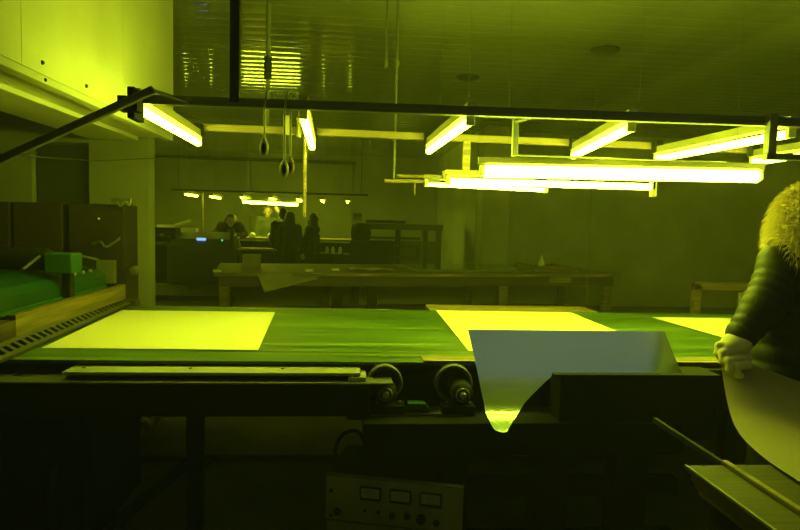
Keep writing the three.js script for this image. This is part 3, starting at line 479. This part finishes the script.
{
  const t = thing('console', 'dark control console with a lit blue display', 'console', [0, 0, 0]);
  const g = extr([[0, 0.34], [0.6, 0.34], [0.6, 0.98], [0.42, 1.1], [0.0, 1.22]], 1.05, 0.01); g.rotateY(-Math.PI / 2); g.translate(-2.12, 0, -11.4); part(t, 'body', metreUV(g.clone()), M.door);
  part(t, 'display', bx(-2.73, -2.57, 1.06, 1.13, -10.96, -10.935), M.screen, 'lit blue display'); part(t, 'indicator', bx(-2.3, -2.27, 1.08, 1.11, -10.95, -10.93), M.led, 'small green indicator');
  part(t, 'key_panel', bx(-2.9, -2.4, 0.9, 1.02, -10.8, -10.785), M.dado); part(t, 'post', bx(-2.12, -2.06, 0.4, 1.3, -10.9, -10.8), M.woodDark);
  part(t, 'base', bx(-3.6, -2.05, 0.1, 0.3, -11.5, -10.85), M.paperOld); part(t, 'foot_plinth', bx(-3.55, -2.1, 0, 0.1, -11.45, -10.95), M.black);
  part(t, 'pale_square', bx(-2.86, -2.62, 0.15, 0.28, -10.85, -10.84), M.woodPale); part(t, 'pale_square', bx(-2.28, -2.1, 0.15, 0.28, -10.85, -10.84), M.woodPale);  // two pale squares on the front of the base
  const c = thing('side_cabinet', 'low dark cabinet with a pale frame beside the console', 'cabinet', [-3.36, 0.305, -11.1]);
  part(c, 'body', bx(-0.22, 0.16, 0, 0.72, -0.3, 0.15), M.door); part(c, 'door', bx(-0.2, 0.12, 0.06, 0.66, 0.15, 0.165), M.glassDark); part(c, 'frame', merge(bx(0.12, 0.18, 0, 0.74, -0.02, 0.18), bx(-0.22, 0.18, 0.7, 0.74, -0.3, 0.18)), M.dado);
  const p = thing('desk_printer', 'dark office printer with paper stacks on top, on the side cabinet', 'printer', [-3.3, 1.046, -11.1]);
  part(p, 'body', bx(-0.24, 0.2, 0, 0.2, -0.25, 0.15), M.black); part(p, 'paper_tray', bx(-0.16, 0.16, 0.07, 0.11, 0.15, 0.24), M.black); part(p, 'lid', bx(-0.22, 0.18, 0.2, 0.25, -0.22, 0.12), M.blackMatt); part(p, 'tray', bx(-0.06, 0.0, 0.1, 0.14, 0.15, 0.2), M.paperOld);
  single('paper_stack', 'thin stack of pale paper lying on the desk printer', 'paper', bx(-3.42, -3.12, 1.3, 1.345, -11.25, -10.95), M.paper);
  single('paper_roll', 'pale roll of paper resting slantwise by the printer', 'roll', rod([-3.12, 1.33, -11.0], [-2.86, 1.42, -11.05], 0.035), M.paper);
  single('paper_block', 'pale paper block right of the desk printer', 'paper', bx(-3.0, -2.74, 1.22, 1.3, -11.1, -10.92), M.paper);
}
{
  const t = thing('far_table', 'pale long table below the far level lamp', 'table', [0, 0, 0]);
  part(t, 'tabletop', bx(-2.9, 0.55, 1.06, 1.1, -13.6, -12.6), M.woodPale); for (const x of [-2.8, -1.2, 0.45]) part(t, 'leg', bx(x - 0.04, x + 0.04, 0, 1.06, -12.75, -12.65), M.woodDark); part(t, 'back_panel', bx(-2.8, 0.45, 0.3, 1.0, -13.5, -13.46), M.black); part(t, 'shelf', bx(-2.4, -1.35, 0.86, 0.9, -12.62, -12.2), M.woodPale); part(t, 'shelf_panel', bx(-2.4, -1.35, 0.25, 0.86, -12.6, -12.56), M.black);
  const d = lathe([[0, 0.11], [0.03, 0.105], [0.06, 0.07], [0.07, 0.0], [0, 0]], 0, 0, 0);
  for (const [x, l] of [[-2.05, 'small bright dome on the far table, left one'], [-1.68, 'small bright dome on the far table, right one']]) single('white_dome', l, 'dome', d.clone().translate(x, 1.1, -12.8), M.white, 'small bright domes on the far table');
  const k = thing('low_cupboard', 'low dark cupboard under the small pale jars', 'cupboard', [-0.3, 0, -12.05]); part(k, 'body', bx(-0.4, 0.4, 0.03, 0.84, -0.25, 0.25), M.black); part(k, 'door', bx(-0.38, -0.01, 0.1, 0.8, 0.25, 0.27), M.blackMatt); part(k, 'door', bx(0.01, 0.38, 0.1, 0.8, 0.25, 0.27), M.blackMatt);
  const j = lathe([[0, 0], [0.035, 0], [0.04, 0.02], [0.04, 0.09], [0.026, 0.115], [0.026, 0.14], [0, 0.14]], 0, 0, 0);
  for (const [x, l] of [[-0.46, 'left'], [-0.345, 'middle'], [-0.2, 'right']]) single('pale_jar', 'small pale jar on the low dark cupboard, the ' + l + ' one of three', 'jar', j.clone().translate(x, 0.84, -11.9), M.white, 'pale jars on the low cupboard');
  single('notice_sheet', 'pale notice hanging on the wall behind the far table', 'notice', bx(-3.05, -2.3, 1.55, 2.0, -15.93, -15.92), M.paperOld);
}
{
  const t = thing('coating_machine', 'dark open-framed machine at the far side, right of the people', 'machine', [0, 0, -12.1]);
  part(t, 'top_beam', bx(0.1, 1.85, 1.34, 1.46, -0.1, 0.1), M.door); part(t, 'cross_bar', bx(0.3, 1.4, 1.15, 1.2, -0.02, 0.06), M.dado);
  for (const x of [0.2, 0.95, 1.5, 1.78]) part(t, 'upright', bx(x - 0.05, x + 0.05, 0, 1.36, -0.08, 0.08), x > 1.3 ? M.dado : M.black);
  part(t, 'body', bx(0.0, 0.86, 0.1, 1.12, -0.4, 0.3), M.black); part(t, 'panel_frame', merge(bx(0.88, 1.38, 0.76, 0.82, 0.08, 0.12), bx(0.88, 1.38, 1.0, 1.04, 0.08, 0.12), bx(1.32, 1.38, 0.76, 1.04, 0.08, 0.12)), M.dado);
  part(t, 'head', lathe([[0, -0.2], [0.16, -0.18], [0.2, 0], [0.16, 0.18], [0, 0.2]], 0.2, 1.27, 0.1, 'x', 20), M.black);
  part(t, 'leg', bx(0.3, 1.75, 0.05, 0.14, -0.3, 0.1), M.black); part(t, 'small_rail', rod([0.3, 1.5, 0], [1.1, 1.5, 0], 0.03), M.black);
  single('yellow_box', 'small pale box on top of the far machine at its left corner', 'box', bx(0.04, 0.22, 1.5, 1.66, -12.1, -11.95), M.woodPale);
}
// ---------------------------------------------------------------- people
const smin = (a, b, k) => { const h = Math.max(0, k - Math.abs(a - b)) / k; return Math.min(a, b) - h * h * k * 0.25; };
function capsule(p, a, b, ra, rb, wave) {
  const bx_ = b[0] - a[0], by = b[1] - a[1], bz = b[2] - a[2], px = p[0] - a[0], py = p[1] - a[1], pz = p[2] - a[2], l2 = bx_ * bx_ + by * by + bz * bz || 1e-9;
  const t = Math.max(0, Math.min(1, (px * bx_ + py * by + pz * bz) / l2)), dx = px - bx_ * t, dy = py - by * t, dz = pz - bz * t;
  let r = ra + (rb - ra) * t; if (wave) r += wave[1] * (Math.abs(Math.sin(t * Math.sqrt(l2) / wave[0] * Math.PI)) - 0.5);
  return Math.sqrt(dx * dx + dy * dy + dz * dz) - r;
}
// bones: [a, b, ra, rb, wave?]; cut(p, d) may change the distance
function flesh(bones, cell, k = 0.03, cut) {
  const lo = [1e9, 1e9, 1e9], hi = [-1e9, -1e9, -1e9];
  for (const [a, b, ra, rb] of bones) for (const [q, r] of [[a, ra], [b, rb]]) for (let i = 0; i < 3; i++) { lo[i] = Math.min(lo[i], q[i] - r - k); hi[i] = Math.max(hi[i], q[i] + r + k); }
  const c = lo.map((v, i) => (v + hi[i]) / 2), ext = Math.max(...hi.map((v, i) => v - lo[i])), n = Math.ceil(ext / cell) + 6, half = n / 2;
  const mc = new MarchingCubes(n, M.skin, false, false, 400000); mc.isolation = 0; mc.field.fill(-1);
  for (let z = 0; z < n; z++) { const pz = c[2] + (z - half) * cell; if (pz < lo[2] - cell || pz > hi[2] + cell) continue;
    for (let y = 0; y < n; y++) { const py = c[1] + (y - half) * cell; if (py < lo[1] - cell || py > hi[1] + cell) continue;
      for (let x = 0; x < n; x++) { const px = c[0] + (x - half) * cell; if (px < lo[0] - cell || px > hi[0] + cell) continue;
        const p = [px, py, pz]; let d = 1e3; for (const [a, b, ra, rb, w] of bones) d = smin(d, capsule(p, a, b, ra, rb, w), k);
        if (cut) d = cut(p, d); mc.field[z * n * n + y * n + x] = -d; } } }
  mc.update();
  const count = mc.count, pos = new Float32Array(count * 3);
  for (let i = 0; i < count; i++) for (let j = 0; j < 3; j++) pos[3 * i + j] = c[j] + mc.positionArray[3 * i + j] * half * cell;
  let g = new THREE.BufferGeometry(); g.setAttribute('position', new THREE.BufferAttribute(pos, 3)); g = mergeVertices(g, cell * 0.02);
  { const ix = g.index.array, keep = []; for (let i = 0; i < ix.length; i += 3) if (ix[i] !== ix[i + 1] && ix[i + 1] !== ix[i + 2] && ix[i] !== ix[i + 2]) keep.push(ix[i], ix[i + 1], ix[i + 2]); g.setIndex(keep); }
  g.computeVertexNormals(); return g;
}
function headBones(h, f, r = 0.088) { // centre of the skull, facing direction (unit, in xz)
  const o = (a, b, c) => [h[0] + f[0] * c + f[1] * a, h[1] + b, h[2] + f[1] * c - f[0] * a];
  return [[o(0, 0.025, -0.012), o(0, 0.01, 0.012), r, r * 0.95], [o(0, -0.06, 0.035), o(0, -0.085, 0.05), r * 0.62, r * 0.42], [o(0, -0.005, 0.088), o(0, -0.03, 0.104), 0.011, 0.015], [o(-0.025, -0.068, 0.082), o(0.025, -0.068, 0.082), 0.009, 0.009], [o(-0.084, -0.015, 0), o(-0.084, -0.04, 0), 0.016, 0.012], [o(0.084, -0.015, 0), o(0.084, -0.04, 0), 0.016, 0.012]];
}
function handBones(w, dir, side, curl = 0.4) { // wrist, unit direction, unit sideways direction
  const D = V(...dir).normalize(), S = V(...side).normalize(), N = D.clone().cross(S).normalize(), W = V(...w), pt = (d, s, n) => W.clone().addScaledVector(D, d).addScaledVector(S, s).addScaledVector(N, n).toArray();
  const b = [[pt(0, 0, 0), pt(0.075, 0, 0), 0.026, 0.024], [pt(0.02, -0.015, 0), pt(0.08, -0.028, 0), 0.018, 0.014], [pt(0.02, 0.015, 0), pt(0.08, 0.028, 0), 0.018, 0.014]];
  [[-0.03, 0.068], [-0.01, 0.078], [0.011, 0.074], [0.03, 0.058]].forEach(([s, l]) => { const a = pt(0.08, s, 0), c = pt(0.08 + l * 0.5 * Math.cos(curl), s * 1.1, l * 0.5 * Math.sin(curl)), e = pt(0.08 + l * (0.5 * Math.cos(curl) + 0.5 * Math.cos(curl * 2.4)), s * 1.15, l * (0.5 * Math.sin(curl) + 0.5 * Math.sin(curl * 2.4))); b.push([a, c, 0.0095, 0.009], [c, e, 0.009, 0.0075]); });
  b.push([pt(0.02, -0.03, 0.004), pt(0.05, -0.055, 0.016), 0.012, 0.011], [pt(0.05, -0.055, 0.016), pt(0.078, -0.052, 0.03), 0.011, 0.009]);
  return b;
}
// a standing figure in its own frame, facing +z, feet on y = 0
function standing(label, o) {
  const t = thing('person', label, 'person', o.pos, o.turn), s = o.scale ?? 1, c = o.cell ?? 0.022, lean = o.lean ?? 0;
  const up = (y, z = 0) => [0, y * Math.cos(lean * Math.max(0, y - 0.92) / 0.5) , z + Math.sin(lean) * Math.max(0, y - 0.92)];
  const hip = [0, 0.92, 0], chest = up(1.24), neck = up(1.43), head = up(1.575, 0.02), sh = (d) => { const q = up(1.38); return [d * 0.175, q[1], q[2]]; };
  const la = o.left ?? [[0.24, 1.12, 0.02], [0.23, 0.88, 0.1]], ra = o.right ?? [[-0.24, 1.12, 0.02], [-0.23, 0.88, 0.1]];
  const legs = (r1, r2, r3) => [[-1], [1]].flatMap(([d]) => [[[d * 0.09, 0.9, 0], [d * 0.1, 0.49, 0.015], r1, r2], [[d * 0.1, 0.49, 0.015], [d * 0.105, 0.1, -0.01], r2, r3]]);
  const hb = [], dn = (e, w) => { const v = V(...w).sub(V(...e)).normalize(); return v.toArray(); };
  for (const [[e, w], d] of [[la, 1], [ra, -1]]) hb.push(...handBones(w, dn(e, w), Math.abs(dn(e, w)[0]) > 0.8 ? [0, 0, 1] : [d, 0, 0]));
  const bones = [[hip, chest, 0.12, 0.13], [chest, neck, 0.1, 0.055], [neck, head, 0.05, 0.05], ...headBones(head, [0, 1]), ...legs(0.07, 0.05, 0.035), [[-0.105, 0.05, 0], [-0.11, 0.035, 0.14], 0.035, 0.03], [[0.105, 0.05, 0], [0.11, 0.035, 0.14], 0.035, 0.03], [sh(1), la[0], 0.042, 0.036], [la[0], la[1], 0.036, 0.026], [sh(-1), ra[0], 0.042, 0.036], [ra[0], ra[1], 0.036, 0.026], ...hb];
  const body = part(t, 'body', flesh(bones, c, 0.02), M.skin);
  const mid = (a, b, k) => a.map((v, i) => v + (b[i] - v) * k);
  part(t, 'jacket', flesh([[[-0.07, o.hem ?? 0.82, 0], mid(hip, chest, 0.8), 0.14, 0.13], [[0.07, o.hem ?? 0.82, 0], mid(hip, chest, 0.8), 0.14, 0.13], [chest, mid(chest, neck, 0.6), 0.15, 0.09], [sh(-1), sh(1), 0.075, 0.075], [sh(1), la[0], 0.075, 0.062], [la[0], mid(la[0], la[1], 0.92), 0.062, 0.048], [sh(-1), ra[0], 0.075, 0.062], [ra[0], mid(ra[0], ra[1], 0.92), 0.062, 0.048]], c, 0.05), o.jacket);
  part(t, 'trousers', flesh([...legs(0.092, 0.072, 0.055), [[-0.07, 0.9, 0], [0.07, 0.9, 0], 0.11, 0.11]], c, 0.03), o.trousers ?? M.cloth);
  for (const d of [-1, 1]) part(t, 'shoe', flesh([[[d * 0.105, 0.05, -0.03], [d * 0.11, 0.04, 0.15], 0.05, 0.04]], 0.02, 0.02), M.black);
  const H = head, hb2 = [[[H[0], H[1] + 0.045, H[2] - 0.03], [H[0], H[1] + 0.02, H[2] - 0.045], 0.1, 0.095]];
  if (o.longHair) for (const d of [-1, 0, 1]) hb2.push([[H[0] + d * 0.06, H[1], H[2] - 0.05], [H[0] + d * 0.08, H[1] - o.longHair, H[2] - 0.07], 0.06, 0.045]);
  part(t, 'hair', flesh(hb2, 0.018, 0.03), o.hair ?? M.hairDark);
  t.scale.setScalar(s); return t;
}
standing('taller person of the dark pair, in a long black coat, standing behind', { pos: [-1.36, 0, -12.3], turn: 2.9, jacket: M.cloth, hem: 0.55, scale: 1.0, right: [[-0.2, 1.14, 0.12], [-0.1, 1.1, 0.3]] });
standing('person in black clothes standing in front of the taller dark-clad person', { pos: [-1.17, 0, -11.85], turn: 2.6, jacket: M.cloth, hem: 0.6, scale: 0.96, left: [[0.25, 1.1, 0.06], [0.2, 0.98, 0.28]], longHair: 0.16 });
standing('person in black with long dark hair, standing right of the dark pair', { pos: [-0.75, 0, -12.0], turn: -1.9, jacket: M.cloth, hem: 0.62, scale: 0.95, longHair: 0.24, left: [[0.22, 1.12, 0.08], [0.12, 1.0, 0.26]], right: [[-0.22, 1.12, 0.1], [-0.1, 1.0, 0.28]] });
standing('person in dull green top under the far level lamp, one arm raised', { pos: [-1.9, 0, -14.0], turn: 0.2, jacket: M.clothPale, scale: 1.06, hair: M.hairBrown, left: [[0.3, 1.3, 0.16], [0.2, 1.56, 0.2]] });
standing('brown-haired person leaning forward over the dark console', { pos: [-2.4, 0, -12.35], turn: 0.15, jacket: M.clothBrown, scale: 1.02, hair: M.hairBrown, lean: 0.35, longHair: 0.1, left: [[0.26, 1.16, 0.26], [0.16, 1.1, 0.5]], right: [[-0.28, 1.16, 0.24], [-0.3, 1.12, 0.5]] });
// worker at the right edge: world coordinates
{
  const P = [1.9, 0, -2.36], t = thing('person', 'person in black quilted jacket with furry hood, lifting a sheet at right edge', 'person', P, 0), r = (x, y, z) => [x - P[0], y, z - P[2]];
  const head = r(1.93, 1.52, -2.34), neck = r(1.9, 1.4, -2.36), chest = r(1.9, 1.22, -2.37), hip = r(1.9, 0.92, -2.37);
  const shN = r(1.775, 1.375, -2.34), elN = r(1.672, 1.19, -2.29), wrN = r(1.572, 1.07, -2.27), shF = r(2.07, 1.375, -2.36), elF = r(2.16, 1.14, -2.28), wrF = r(2.08, 0.98, -2.12);
  // the near hand: palm above the sheet corner, fingers curling round it towards the camera and down
  const hand = [], H = (x, y, z) => r(1.53 + (x - 1.56) * 1.25, 1.025 + (y - 1.0) * 1.2, -2.25 + (z + 2.25) * 1.2);
  hand.push([wrN, H(1.57, 1.015, -2.262), 0.044, 0.048], [H(1.585, 1.02, -2.25), H(1.54, 1.0, -2.25), 0.042, 0.036], [H(1.595, 1.005, -2.28), H(1.565, 0.97, -2.28), 0.04, 0.038]);
  [[1.52, 1.012, -2.27, 0.0], [1.518, 0.992, -2.245, 0.004], [1.526, 0.972, -2.225, 0.006], [1.545, 0.955, -2.215, 0.01]].forEach(([x, y, z, d], i) => { // four fingers over the fold
    const a = H(x + 0.045, y + 0.012 - 0.004 * i, z + 0.002), b = H(x - 0.004, y, z + 0.016), c = H(x - 0.01 + d, y - 0.026, z + 0.022), e = H(x + 0.006 + d, y - 0.044 + 0.004 * i, z + 0.012);
    hand.push([a, b, 0.016, 0.015], [b, c, 0.015, 0.0135], [c, e, 0.0135, 0.012]); });
  hand.push([H(1.605, 1.0, -2.255), H(1.595, 0.975, -2.232), 0.02, 0.017], [H(1.595, 0.975, -2.232), H(1.575, 0.95, -2.222), 0.017, 0.014]);
  const bones = [[hip, chest, 0.13, 0.14], [chest, neck, 0.12, 0.055], [neck, head, 0.05, 0.05], ...headBones(head, [-0.25, 0.97]), ...[-1, 1].flatMap((d) => [[r(1.9 + d * 0.09, 0.9, -2.37), r(1.9 + d * 0.11, 0.49, -2.35), 0.08, 0.056], [r(1.9 + d * 0.11, 0.49, -2.35), r(1.9 + d * 0.12, 0.09, -2.38), 0.056, 0.04], [r(1.9 + d * 0.12, 0.05, -2.38), r(1.9 + d * 0.13, 0.035, -2.24), 0.036, 0.03]]), [shN, elN, 0.046, 0.04], [elN, wrN, 0.04, 0.03], [shF, elF, 0.046, 0.04], [elF, wrF, 0.04, 0.03], ...handBones(wrF, [-0.3, -0.5, 0.8], [1, 0, 0.3], 0.7)];
  part(t, 'body', merge(flesh(bones, 0.016, 0.02)), M.skin);
  part(t, 'glove', flesh(hand, 0.0035, 0.008), M.glove, 'pale work glove gripping the sheet');
  const Q = 0.042, A = 0.007;
  part(t, 'jacket', flesh([[r(1.83, 0.8, -2.37), r(1.86, 1.2, -2.37), 0.15, 0.145, [0.075, A]], [r(1.98, 0.8, -2.37), r(1.95, 1.2, -2.37), 0.15, 0.145, [0.075, A]], [chest, r(1.9, 1.34, -2.37), 0.15, 0.11], [shN, shF, 0.085, 0.085], [r(1.8, 1.36, -2.34), elN, 0.1, 0.077, [Q, A]], [elN, r(1.582, 1.085, -2.272), 0.076, 0.06, [Q, A]], [shF, elF, 0.1, 0.078, [Q, A]], [elF, r(2.09, 1.0, -2.14), 0.076, 0.058, [Q, A]]], 0.009, 0.025), M.puffer);
  part(t, 'cuff', flesh([[r(1.582, 1.08, -2.272), r(1.566, 1.056, -2.268), 0.052, 0.048]], 0.006, 0.01), M.black);
  part(t, 'trousers', flesh([...[-1, 1].flatMap((d) => [[r(1.9 + d * 0.09, 0.9, -2.37), r(1.9 + d * 0.11, 0.49, -2.35), 0.1, 0.078], [r(1.9 + d * 0.11, 0.49, -2.35), r(1.9 + d * 0.12, 0.1, -2.38), 0.078, 0.06]]), [r(1.83, 0.88, -2.37), r(1.97, 0.88, -2.37), 0.12, 0.12]], 0.018, 0.03), M.cloth);
  for (const d of [-1, 1]) part(t, 'shoe', flesh([[r(1.9 + d * 0.12, 0.055, -2.41), r(1.9 + d * 0.13, 0.045, -2.23), 0.052, 0.042]], 0.014, 0.02), M.black);
  // furry hood: a lumpy hood with a coat of short bent tufts
  const hood = [[r(1.91, 1.565, -2.34), r(1.99, 1.565, -2.34), 0.13, 0.13], [r(1.84, 1.48, -2.32), r(1.83, 1.42, -2.3), 0.09, 0.075], [r(2.0, 1.5, -2.34), r(2.02, 1.42, -2.33), 0.09, 0.08], [r(1.92, 1.5, -2.42), r(1.92, 1.42, -2.44), 0.11, 0.1]];
  const fa = [head[0] - 0.02, head[1] - 0.02, head[2] + 0.1], fb = [head[0] - 0.06, head[1] - 0.03, head[2] + 0.3], hg = flesh(hood, 0.012, 0.05, (p, d) => Math.max(d, -capsule(p, fa, fb, 0.085, 0.1))), face = (p) => capsule(p, fa, fb, 0.088, 0.103) < 0;
  const hm = part(t, 'hood', hg, M.fur, 'furry pale hood');
  const pa = hg.attributes.position, na = hg.attributes.normal, tri = [];
  for (let i = 0; i < 9000; i++) {
    const k = Math.floor(rnd() * pa.count), p = V().fromBufferAttribute(pa, k), n = V().fromBufferAttribute(na, k); if (face(p.toArray())) continue;
    const j = V(rnd() - 0.5, rnd() - 0.75, rnd() - 0.5).multiplyScalar(0.9), d = n.clone().add(j).normalize(), l = 0.022 + 0.034 * rnd(), s = d.clone().cross(V(rnd() - 0.5, rnd() - 0.5, rnd() - 0.5)).normalize().multiplyScalar(0.0026), q = d.clone().cross(s).normalize().multiplyScalar(0.0026);
    const b0 = p.clone().add(s), b1 = p.clone().sub(s), b2 = p.clone().add(q), m1 = p.clone().addScaledVector(d, l * 0.6), tip = p.clone().addScaledVector(d, l).add(V(0, -0.35 * l, 0)), h = 0.7;
    const c0 = m1.clone().addScaledVector(s, h), c1 = m1.clone().addScaledVector(s, -h), c2 = m1.clone().addScaledVector(q, h);
    for (const f of [[b0, b1, c0], [b1, c1, c0], [b1, b2, c1], [b2, c2, c1], [b2, b0, c2], [b0, c0, c2], [c0, c1, tip], [c1, c2, tip], [c2, c0, tip]]) for (const v of f) tri.push(v.x, v.y, v.z);
  }
  const fg = new THREE.BufferGeometry(); fg.setAttribute('position', new THREE.Float32BufferAttribute(tri, 3)); fg.computeVertexNormals();
  const fm = part(hm, 'fur', fg, M.fur); fm.userData.kind = 'stuff';
}
// large sheet that the worker holds, its foot lying on the bench
{
  const L = new THREE.CatmullRomCurve3([[1.478, 1.02, -2.255], [1.484, 0.955, -2.245], [1.431, 0.859, -2.12], [1.344, 0.815, -1.93], [1.28, 0.808, -1.72], [1.25, 0.81, -1.5], [1.215, 0.812, -1.2]].map((p) => V(...p)));
  const R = new THREE.CatmullRomCurve3([[2.15, 0.845, -1.9], [2.14, 0.83, -1.88], [2.1, 0.78, -1.9], [2.04, 0.76, -1.75], [1.98, 0.77, -1.55], [1.95, 0.79, -1.35], [1.9, 0.8, -1.1]].map((p) => V(...p)));
  const g = grid(24, 48, (u, v) => { const a = L.getPoint(v), b = R.getPoint(v), p = a.clone().lerp(b, u); p.y -= 0.03 * Math.sin(Math.PI * u) * (1 - v); return p.toArray(); });
  single('held_sheet', 'large curved brownish sheet held up by the gloved hand, its foot on the bench', 'sheet', g, M.kraft);
}
renderer.render(scene, camera);
